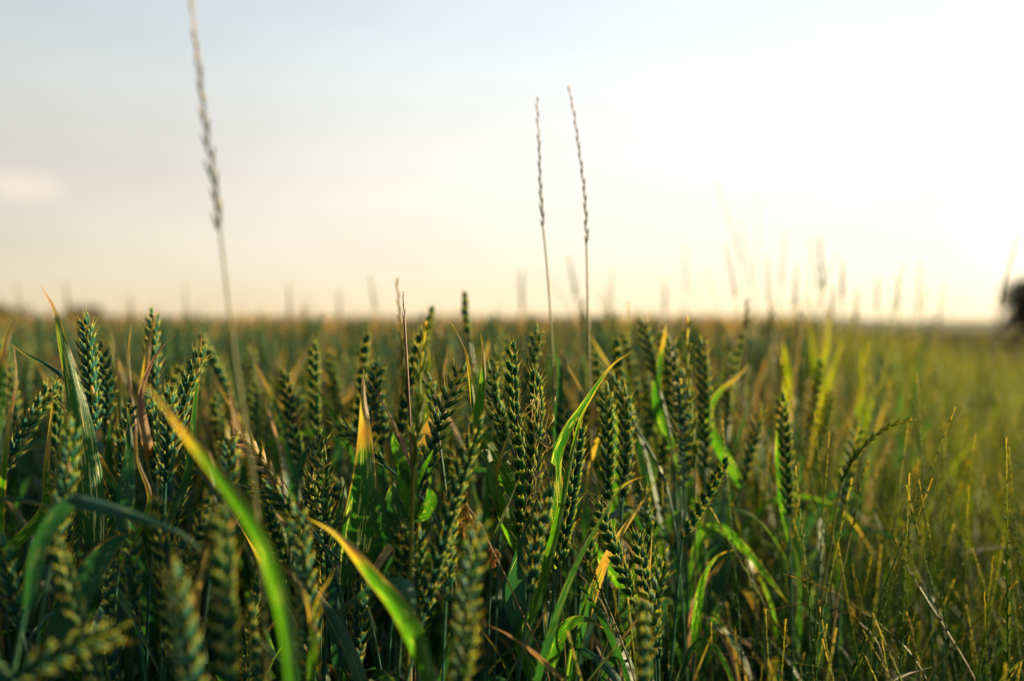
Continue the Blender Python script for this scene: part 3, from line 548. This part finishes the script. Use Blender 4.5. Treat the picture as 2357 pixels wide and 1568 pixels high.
# blurred seed heads on the skyline
sk = [(850, 632, 868, 760, 1.7, 'blurred forked grass top on the skyline left of centre', 1.3), (1200, 622, 1202, 780, 2.0, 'short faint grass head left of the twin tall spikes', 2.0), (1308, 588, 1335, 770, 1.7, 'faint grass head leaning left between the twin tall spikes', 1.6), (1262, 640, 1330, 770, 1.9, 'faint leaning stem crossing behind the left twin spike', .7),
      (1400, 660, 1400, 790, 1.9, 'faint grass head right of the twin tall spikes', 1.6), (1340, 690, 1338, 790, 1.3, 'dark blurred grass tuft at the foot of the twin spikes', 1.6), (1648, 418, 1725, 730, 1.7, 'tall faint feathery grass leaning left against the bright sky', .9), (1702, 500, 1738, 740, 1.8, 'second faint tall grass beside the feathery leaning one', .9),
      (1745, 450, 1740, 720, 2.0, 'straight faint tall grass stem in the bright sky', .7), (1808, 530, 1795, 730, 1.7, 'faint yellow grass head right of the straight faint stem', 1.1), (1885, 545, 1900, 740, 1.5, 'faint golden grass head, left of a crowded skyline pair', 1.5), (1862, 548, 1892, 740, 1.6, 'paler grass stem leaning beside the golden skyline head', 1.1), (1940, 600, 1938, 740, 1.5, 'golden grass head above the bright yellow leaves at right', 1.5),
      (2020, 640, 2018, 760, 1.8, 'short pale grass head on the right skyline', 1.6), (2068, 630, 2066, 760, 1.8, 'pale grass head right of the short skyline one', 1.4), (2118, 600, 2112, 790, 1.8, 'reddish blurred grass head on the right skyline', 1.3), (1575, 560, 1580, 740, 2.3, 'very faint grass top in the brightest sky', 1.1), (1530, 640, 1530, 770, 1.9, 'faint short grass head left of the yellow-lit slender spike', 1.5),
      (2345, 540, 2290, 800, 1.3, 'wispy yellow stem leaning right beside the dark tree', 1.2), (150, 645, 160, 780, 2.1, 'faint grass head on the skyline behind the striped leaf', 1.6), (40, 655, 46, 790, 2.2, 'faint grass head on the skyline at far left', 1.5), (300, 680, 304, 790, 2.1, 'faint short grass head between the left ears and skyline', 1.4), (425, 650, 430, 800, 2.0, 'faint grass head just left of the very tall stalk', 1.2),
      (665, 650, 668, 780, 2.0, 'pale grass head on the skyline left of the forked top', 1.5), (780, 665, 782, 780, 2.1, 'dim grass head on the skyline near the forked top', 1.6), (700, 690, 705, 790, 1.9, 'low dark grass tuft breaking the skyline left of centre', 1.9), (1720, 690, 1716, 800, 1.1, 'dark green weed top on the skyline before the bright sky', 1.6), (1775, 700, 1780, 800, 1.3, 'low green tuft on the skyline right of the weed top', 1.6)]
sk += [(1670, 560, 1700, 760, 1.5, 'golden wisp leaning left at the foot of the feathery grass', 1.2), (1765, 590, 1772, 760, 1.6, 'golden wisp between the straight stem and the yellow head', 1.2), (1835, 610, 1828, 760, 1.4, 'short golden wisp left of the pale leaning stem', 1.2),
       (1918, 660, 1912, 780, 1.4, 'low golden wisp between two skyline heads at right', 1.4), (1975, 665, 1970, 790, 1.5, 'low golden wisp right of the yellow leaves', 1.3), (2170, 655, 2160, 800, 1.6, 'low thin wisp right of the reddish skyline head', 1.1)]
for x0, y0, x1, y1, d, lb, s in sk:
    grass(lb, [(x0, y0), ((x0 + x1) / 2 + (x1 - x0) * .15, (y0 + y1) / 2), (x1, y1)], d, .62, s, 16, .006 * max(1, s * .6), lod=1, stem_r=.0007 * max(1, s * .7), head_m='spike_glow')
# broad-leaved weed in the crop
def weed():
    top = P(952, 1010, .64); b = P(946, 1400, .64); st = [top, P(950, 1120, .64), b] + to_ground(b, b - top); O = st[-1]
    r = thing('weed', 'broad-leaved weed with rounded green leaves at the foot of the yellow-green spike', 'weed', O)
    g = Geo(); tube(g, spline(st, 40), np.linspace(.0012, .0024, 40), 7); part('stem', g, 'stem_grass', r, O)
    for pts, wd, m in [([(985, 1120), (992, 1150), (975, 1180), (950, 1195)], 34, 'leaf_bright'), ([(862, 1120), (872, 1170), (900, 1215), (940, 1260)], 60, 'leaf'), ([(905, 1110), (905, 1160), (920, 1215), (944, 1280)], 60, 'leaf'), ([(918, 1060), (930, 1100), (942, 1150), (948, 1200)], 40, 'leaf_bright'), ([(905, 990), (908, 1020), (922, 1060), (948, 1120)], 26, 'leaf_bright'), ([(1000, 1030), (985, 1060), (965, 1100), (952, 1140)], 12, 'leaf_bright')]:
        q = pp(pts, .645)[::-1]; g = Geo(); p_ = spline(q, 24); blade(g, q, wd * .645 / F, dry=1.2, view=unit(q[0] - CP), roll=10, tipk=5, fold=.15, n=24, cs=7); part('leaf', g, m, r, O)
weed()
def dried():
    st = [P(1072, 1160, .64), P(1100, 1195, .64), P(1130, 1260, .64), P(1165, 1330, .65), P(1200, 1410, .66)]; b = st[-1]; st += to_ground(b, b - st[-2]); O = st[-1]
    r = thing('dried_grass_stalk', 'rusty dried seed cluster hanging from a bent brown stem, centre', 'grass', O)
    g = Geo(); tube(g, spline(st, 50), np.linspace(.0005, .001, 50), 6); part('stem', g, 'stem_brown', r, O); rr = random.Random(9)
    for (x, y, n, h) in [(1072, 1165, 26, 70), (1085, 1185, 30, 85), (1062, 1170, 16, 40), (1128, 1260, 14, 35), (1140, 1262, 16, 40)]:
        g = Geo()
        for k in range(n):
            t = k / n; b = P(x + 6 * math.sin(t * 5) + rr.uniform(-5, 5), y + t * h, .64 + rr.uniform(-.002, .002)); put_floret(g, FL1, b, np.array([rr.uniform(-.5, .5), rr.uniform(-.4, .4), -1.]), np.array([rr.uniform(-1, 1), -1., 0]), .0035, .0016, .0014, rr.random())
        part('seed_cluster', g, 'seed_brown', r, O)
dried()

# ------------------------------------------------------------------ wheat templates
def template_parts(seed, lod=0):
    """a plant 0.82 m tall at the origin: list of (name, Geo, material)"""
    rr = random.Random(seed); H = .82; eL = rr.uniform(.062, .1); bend = rr.uniform(.0, .022) * (1 if rr.random() < .75 else 2.2); az = rr.uniform(0, 6.28); bx, by = math.cos(az), math.sin(az)
    top = np.array([bx * bend, by * bend, H]); eb = np.array([bx * bend * .3, by * bend * .3, H - eL])
    st = [np.zeros(3), np.array([rr.uniform(-.01, .01), rr.uniform(-.01, .01), .35]), eb]
    out = []; n = 24 if lod == 0 else 5
    g = Geo(); s = spline(st, n); rd = np.linspace(.0021, .0011, n); tube(g, s, rd, 6 if lod == 0 else 3); out.append(('stem', g, 'stem'))
    g = Geo(); ear(g, [eb, (eb + top) / 2 + np.array([-by, bx, 0]) * .002, top], (math.cos(az + 1), math.sin(az + 1), 0), seed, rr.uniform(.72, 1.0), lod, awn=rr.uniform(.1, .7), loose=rr.uniform(.8, 1.35)); out.append(('ear', g, 'ear'))
    for k, z in enumerate([rr.uniform(.53, .63), rr.uniform(.47, .57), rr.uniform(.5, .6), rr.uniform(.4, .5), rr.uniform(.28, .4)]):
        a = az + k * 2.6 + rr.uniform(-.6, .6); ca, sa = math.cos(a), math.sin(a); L = rr.uniform(.17, .25); kind = rr.random()
        b = np.array([0, 0, z])
        if kind < .45: pts = [b, b + np.array([ca * .015, sa * .015, L * .35]), b + np.array([ca * .04, sa * .04, L * .7]), b + np.array([ca * .08, sa * .08, L * .98])]
        elif kind < .75: pts = [b, b + np.array([ca * .02, sa * .02, L * .35]), b + np.array([ca * .06, sa * .06, L * .58]), b + np.array([ca * .12, sa * .12, L * .55]), b + np.array([ca * .16, sa * .16, L * .30])]
        else: pts = [b, b + np.array([ca * .015, sa * .015, L * .4]), b + np.array([ca * .035, sa * .035, L * .62]), b + np.array([ca * .06, sa * .06, L * .5]), b + np.array([ca * .085, sa * .085, L * .1])]
        g = Geo(); vd = np.array([ca, sa, .15]); blade(g, pts, rr.uniform(.008, .0135) * (1.35 if k == 2 else 1), rr.uniform(.60, 1.06), view=vd, roll=rr.uniform(-25, 25), n=22 if lod == 0 else (7 if lod == 1 else 5), cs=5 if lod == 0 else (3 if lod == 1 else 2), twist=rr.uniform(-1.2, 1.2), tipk=rr.uniform(1.4, 3), seed=seed + k)
        out.append(('leaf', g, rr.choice(['leaf', 'leaf_tan', 'leaf_bright', 'leaf', 'leaf', 'leaf_blue'] if lod else ['leaf', 'leaf_blue', 'leaf', 'leaf', 'leaf_blue', 'leaf', 'leaf_bright'])))
    return out
def crop_edge(y): return -.03 + .28 * y
# positions on a jittered grid, nearest first
def scatter(y0, y1, dens, margin=.12, fan=.56, left=None):
    st = 1 / math.sqrt(dens); pts = []
    ys = np.arange(y0, y1, st); X = []
    for y in ys:
        xm = fan * y + margin; xs = np.arange(-xm, min(xm, crop_edge(y) + .08), st)
        X.append(np.stack([xs + rng.uniform(-.48, .48, len(xs)) * st, np.full(len(xs), y) + rng.uniform(-.48, .48, len(xs)) * st], 1))
    return np.concatenate(X)
protos = []
for k in range(22):
    pr = template_parts(500 + k)
    protos.append([(nm, to_mesh(nm, g.arrays(), [M[mt]])) for nm, g, mt in pr])
pos = scatter(.46, 1.35, 340)
pos = pos[(pos[:, 0] < [crop_edge(y) - .02 for y in pos[:, 1]])]
pos = pos[np.argsort(pos[:, 1])]
cand = []
for x, y in pos:
    drop = float(np.clip(rng.normal(.066, .032), .015, .16))
    if y < .80: drop = max(drop, (y - .28) * 0 + float(rng.uniform(.085, .15)) * (1 if y > .56 else 1.15))
    if y < .56 and rng.random() < .35: continue
    px, py, z = proj((x, y, CAMZ - drop))
    if px < -120 or px > 2450: continue
    # keep the lead ears clear of near ones
    hid = False
    for (t0, t1, hd) in hero_px:
        if y < hd - .01 and abs(px - (t0[0] + t1[0]) / 2) < 60 and py < t1[1] - 60: hid = True
    if hid: continue
    cand.append((x, y, drop, px, py))
N_HERO = sum(1 for o in COL.objects if o.name.startswith('wheat_plant'))
cand = cand[:300 - N_HERO]
Y_END = cand[-1][1]
LM = [(300, 'the striped upright leaf'), (500, 'the slanting pointed leaf'), (740, 'the very tall grass stalk'), (900, 'the forked leaf'), (1050, 'the dark wire-thin stem'), (1260, 'the thread-covered ear'), (1470, 'the orange-tipped leaning leaf'), (1680, 'the yellow-lit slender spike'), (9999, 'the curved-over grass head')]
ORD = ['leftmost', 'second', 'third', 'fourth', 'fifth', 'sixth', 'seventh', 'eighth', 'ninth', 'tenth', 'eleventh', 'twelfth', 'thirteenth', 'fourteenth', 'fifteenth', 'sixteenth', 'seventeenth', 'eighteenth', 'nineteenth', 'twentieth']
cells = {}
for i, c in enumerate(cand):
    lm = next(n for x, n in LM if c[3] < x); yd = c[1]
    band = 'large blurred near' if yd < .60 else 'sharp low' if yd < .80 else 'softly blurred' if yd < .95 else 'blurred small back'
    cells.setdefault((lm, band), []).append(i)
labels = {}
for (lm, band), ids in cells.items():
    ids.sort(key=lambda i: cand[i][3])
    for r, i in enumerate(ids): labels[i] = f"wheat plant {ORD[min(r, 19)]}{'' if r == 0 else ' from left'} of the {band} ears by {lm}".replace('wheat plant leftmost', 'leftmost plant').replace('wheat plant', 'plant')
meshes_first = []
for i, (x, y, drop, px, py) in enumerate(cand):
    pr = protos[int(rng.integers(0, len(protos)))]
    o = thing('wheat_plant', labels[i], 'wheat', (x, y, 0), GROUP)
    s = (CAMZ - drop) / .82; o.scale = (s * rng.uniform(.95, 1.1),) * 2 + (s,); o.rotation_euler = (R(rng.normal(0, 4.5)), R(rng.normal(1, 4.5)), rng.uniform(0, 6.28))
    for nm, me in pr:
        c = bpy.data.objects.new(nm, me); COL.objects.link(c); c.parent = o

# ------------------------------------------------------------------ merged masses (stuff)
def merged_template(parts, mats):
    g = Geo()
    for nm, gg, mt in parts: g.merge(gg, mats.index(mt))
    return g.arrays()
def replicate(templates, xf, name, mats):
    """xf: rows x, y, z, rot, tiltx, tilty, sx, sz ; one mesh of all copies"""
    V = []; A = []; Q = []; T = []; QM = []; TM = []; n = 0; which = rng.integers(0, len(templates), len(xf))
    for ti, (v, a, q, t, qm, tm) in enumerate(templates):
        X = xf[which == ti]; k = len(X)
        if not k: continue
        c, s = np.cos(X[:, 3])[:, None], np.sin(X[:, 3])[:, None]
        vx = (v[None, :, 0] * c - v[None, :, 1] * s) * X[:, 6:7]; vy = (v[None, :, 0] * s + v[None, :, 1] * c) * X[:, 6:7]; vz = v[None, :, 2] * X[:, 7:8]
        vx = vx + vz * X[:, 4:5]; vy = vy + vz * X[:, 5:6]
        vv = np.stack([vx + X[:, 0:1], vy + X[:, 1:2], vz + X[:, 2:3]], -1).reshape(-1, 3)
        aa = np.broadcast_to(a[None], (k,) + a.shape).reshape(-1, 3); off = (np.arange(k) * len(v) + n)[:, None, None]
        V.append(vv); A.append(aa); Q.append((q[None] + off).reshape(-1, 4)); T.append((t[None] + off).reshape(-1, 3)); QM.append(np.tile(qm, k)); TM.append(np.tile(tm, k)); n += k * len(v)
    arr = (np.concatenate(V), np.concatenate(A), np.concatenate(Q), np.concatenate(T), np.concatenate(QM), np.concatenate(TM))
    o = bpy.data.objects.new(name, to_mesh(name, arr, [M[x] for x in mats])); COL.objects.link(o); return o
def rows(p, h, hs, tilt=.05, sx=1.0, sxs=.1, up=1.3):
    k = len(p); z = np.zeros(k)
    sz = np.clip(rng.normal(h, hs, k), h - 2.4 * hs, h + up * hs)
    return np.stack([p[:, 0], p[:, 1], z, rng.uniform(0, 6.28, k), rng.normal(0, tilt, k), rng.normal(0, tilt, k), sz * 0 + sx * rng.uniform(1 - sxs, 1 + sxs, k), sz], 1)
WM = ['stem', 'ear', 'leaf', 'leaf_blue', 'leaf_bright', 'leaf_tan', 'leaf_glow', 'leaf_orange']
near_t = [merged_template(template_parts(800 + k, 1), WM) for k in range(14)]
# more dry, sun-caught leaves further off
def far_template(seed):
    rr = random.Random(seed); parts = template_parts(seed, 2); g = Geo()
    for k in range(3):
        a = rr.uniform(0, 6.28); b = np.array([0, 0, rr.uniform(.5, .62)]); L = rr.uniform(.18, .26); d = np.array([math.cos(a), math.sin(a), 0])
        blade(g, [b, b + d * .02 + np.array([0, 0, L * .5]), b + d * .07 + np.array([0, 0, L])], .014, rr.uniform(.15, .75), view=d + np.array([0, 0, .1]), n=5, cs=2)
    return merged_template([parts[0], parts[1]] + [('leaf', g, ('leaf_tan', 'leaf_bright', 'leaf_glow', 'leaf_orange')[seed % 4])], WM)
far_t = [far_template(900 + k) for k in range(16)]
H0 = (CAMZ - .066) / .82
p1 = scatter(Y_END, 3.2, 380)
o1 = replicate(near_t, rows(p1, H0 + .030, .040, .08, up=1.5), 'wheat_crop', WM)
o1['kind'] = 'stuff'; o1['label'] = 'dense out of focus green wheat crop behind the sharp ears'; o1['category'] = 'crop'
def sprig(seed):
    rr = random.Random(seed); g = Geo(); mt = ('leaf_orange', 'leaf_glow', 'leaf_bright', 'leaf_tan')[seed % 4]
    for k in range(2):
        a = rr.uniform(0, 6.28); d = np.array([math.cos(a), math.sin(a), 0]); b = np.array([0, 0, .48]); L = rr.uniform(.22, .31)
        blade(g, [b, b + d * .02 + np.array([0, 0, L * .5]), b + d * rr.uniform(.04, .09) + np.array([0, 0, L])], rr.uniform(.010, .016), rr.uniform(.45, .85), view=d + np.array([0, 0, .1]), n=10, cs=3, twist=rr.uniform(-1, 1), tipk=1.4)
    return merged_template([('leaf', g, mt)], WM)
p5 = scatter(1.5, 6, 230)
o8 = replicate([sprig(700 + k) for k in range(16)], rows(p5, H0 + .04, .04, .06, up=2.2), 'turning_wheat_leaves', WM)
o8['kind'] = 'stuff'; o8['label'] = 'orange and yellow turning leaf tips scattered through the back rows'; o8['category'] = 'crop'
p2 = np.concatenate([scatter(3.2, 8, 260, .3), scatter(8, 18, 90, .5), scatter(18, 50, 14, 1.0)])
xf = rows(p2, H0 + .045, .045, .06, up=2.0); far = p2[:, 1] > 8; xf[far, 6] *= 2.0; far = p2[:, 1] > 18; xf[far, 6] *= 1.6
o2 = replicate(far_t, xf, 'distant_wheat_crop', WM)
o2['kind'] = 'stuff'; o2['label'] = 'golden green blurred wheat crop running back to the horizon'; o2['category'] = 'crop'
# crop in front of / under the lead plants: leafy undergrowth that closes the lower shade
def under_template(seed):
    rr = random.Random(seed); g = Geo(); s = Geo()
    tube(s, spline([(0, 0, 0), (rr.uniform(-.02, .02), rr.uniform(-.02, .02), .3), (0, 0, .58)], 5), np.linspace(.002, .0015, 5), 5)
    for k in range(4):
        a = rr.uniform(0, 6.28); b = np.array([0, 0, rr.uniform(.2, .45)]); L = rr.uniform(.14, .22); d = np.array([math.cos(a), math.sin(a), 0])
        blade(g, [b, b + d * .02 + np.array([0, 0, L * .5]), b + d * .07 + np.array([0, 0, L * .85]), b + d * .13 + np.array([0, 0, L * rr.uniform(.3, .9)])], rr.uniform(.009, .014), rr.uniform(.6, 1.0), view=d, n=10, cs=3, twist=rr.uniform(-1, 1))
    return merged_template([('stem', s, 'stem'), ('leaf', g, 'leaf_blue')], WM)
p3 = scatter(.5, 2.2, 600)
o3 = replicate([under_template(950 + k) for k in range(7)], rows(p3, 1.0, .07), 'wheat_undergrowth', WM)
o3['kind'] = 'stuff'; o3['label'] = 'dark lower leaves and side shoots between the wheat stems'; o3['category'] = 'crop'

# the crop goes on beside the camera, left of the view
n4 = 520; p4 = np.stack([rng.uniform(-1.9, 0, n4 * 2), rng.uniform(-.5, 1.6, n4 * 2)], 1); p4 = p4[p4[:, 0] < -.60 * np.maximum(p4[:, 1], 0) - .22]
o7 = replicate(near_t, rows(p4, H0, .03), 'wheat_crop', WM)
o7['kind'] = 'stuff'; o7['label'] = 'wheat crop continuing past the left edge of the view'; o7['category'] = 'crop'

# grassy margin along the crop's right side
def tuft(seed, lod, seeds=2):
    rr = random.Random(seed); g = Geo(); s = Geo(); h = Geo()
    for k in range(9 if lod == 0 else 6):
        a = rr.uniform(0, 6.28); d = np.array([math.cos(a), math.sin(a), 0]); H = rr.uniform(.45, 1.0); b = d * rr.uniform(0, .02); sp_ = rr.uniform(.05, .28)
        pts = [b, b + d * sp_ * .25 + np.array([0, 0, H * .5]), b + d * sp_ * .6 + np.array([0, 0, H * .85]), b + d * sp_ * 1.1 + np.array([0, 0, H * rr.uniform(.8, 1.0)])]
        blade(g, pts, rr.uniform(.003, .0065) * (1 if lod == 0 else 1.4), rr.uniform(.9, 1.6), view=d, n=12 if lod == 0 else 6, cs=3 if lod == 0 else 2, twist=rr.uniform(-2, 2))
    for k in range(seeds):
        a = rr.uniform(0, 6.28); d = np.array([math.cos(a), math.sin(a), 0]); H = rr.uniform(.8, 1.1); q = spline([np.zeros(3), d * .04 + np.array([0, 0, H * .6]), d * rr.uniform(.06, .2) + np.array([0, 0, H])], 14)
        tube(s, q[:11], .0007, 3); grass_head(h, [q[9], q[11], q[13]], seed + k, .8, .010 if lod else .007, 20, 2 if lod else 1)
    return merged_template([('stem', s, 'stem_grass'), ('leaf', g, 'grass'), ('head', h, 'spike')], ['stem_grass', 'grass', 'spike'])
GM = ['stem', 'grass', 'spike_green']; GD = ['stem', 'grass_shaded', 'spike_green']
def margin_pts(y0, y1, dens, w0, w1):
    st = 1 / math.sqrt(dens); out = []
    for y in np.arange(y0, y1, st):
        xs = np.arange(crop_edge(y) + w0, min(crop_edge(y) + w1, .6 * y + .5), st)
        if len(xs): out.append(np.stack([xs + rng.uniform(-.5, .5, len(xs)) * st, y + rng.uniform(-.5, .5, len(xs)) * st], 1))
    return np.concatenate(out)
ga = margin_pts(.62, 2.2, 760, -.04, 1.5)
gr = np.stack([rng.uniform(.2, 2.2, 900), rng.uniform(-.7, 1.0, 900)], 1); gr = gr[gr[:, 0] > np.maximum(.60 * gr[:, 1] + .22, .22)]; ga = np.concatenate([ga, gr]); gb = margin_pts(2.2, 14, 190, -.1, 1.7)
def gh(p):
    off = p[:, 0] - np.array([crop_edge(y) for y in p[:, 1]])
    h = .80 - .13 * np.clip((off - .1) / .6, 0, 1) - .2 * np.clip((off - 1.1) / .8, 0, 1); return h
xa = rows(ga, .66, .06, .10); xa[:, 7] = gh(ga) * rng.uniform(.75, 1.12, len(ga))
nearm = ga[:, 1] < 1.0; xa[nearm, 7] *= .90
tf = [tuft(60 + k, 0) for k in range(8)]; fr = ga[:, 1] > 1.25  # same tufts, split by distance into sun-toned and shade-toned colour
o9 = replicate(tf, xa[fr], 'sun_toned_meadow_grass', GM); o9['kind'] = 'stuff'; o9['label'] = 'yellow green grass in the middle of the margin, coloured as if backlit'; o9['category'] = 'grass'
o4 = replicate(tf, xa[~fr], 'meadow_grass', GD); o4['kind'] = 'stuff'; o4['label'] = 'uncut grass with fine seed heads beside the crop, green darkened as if shaded'; o4['category'] = 'grass'
xb = rows(gb, .66, .06, .10, 1.6); xb[:, 7] = gh(gb) * rng.uniform(.85, 1.2, len(gb))
o5 = replicate([tuft(80 + k, 1) for k in range(8)], xb, 'tall_margin_grass', GM); o5['kind'] = 'stuff'; o5['label'] = 'yellow green tall grass strip running to the horizon, coloured as if sunlit'; o5['category'] = 'grass'
# rough dry ground cover right of the strip
gc = np.concatenate([margin_pts(1.2, 6, 110, 1.2, 6), margin_pts(6, 60, 9, 1.3, 40)])
xc = rows(gc, .42, .09, .15, 2.0); xc[gc[:, 1] > 6, 6] *= 2.5
o6 = replicate([tuft(90 + k, 1, 1) for k in range(6)], xc, 'dry_grass', ['stem_brown', 'dry_blade', 'spike']); o6['kind'] = 'stuff'; o6['label'] = 'low brownish dry grass on the open ground at right'; o6['category'] = 'grass'
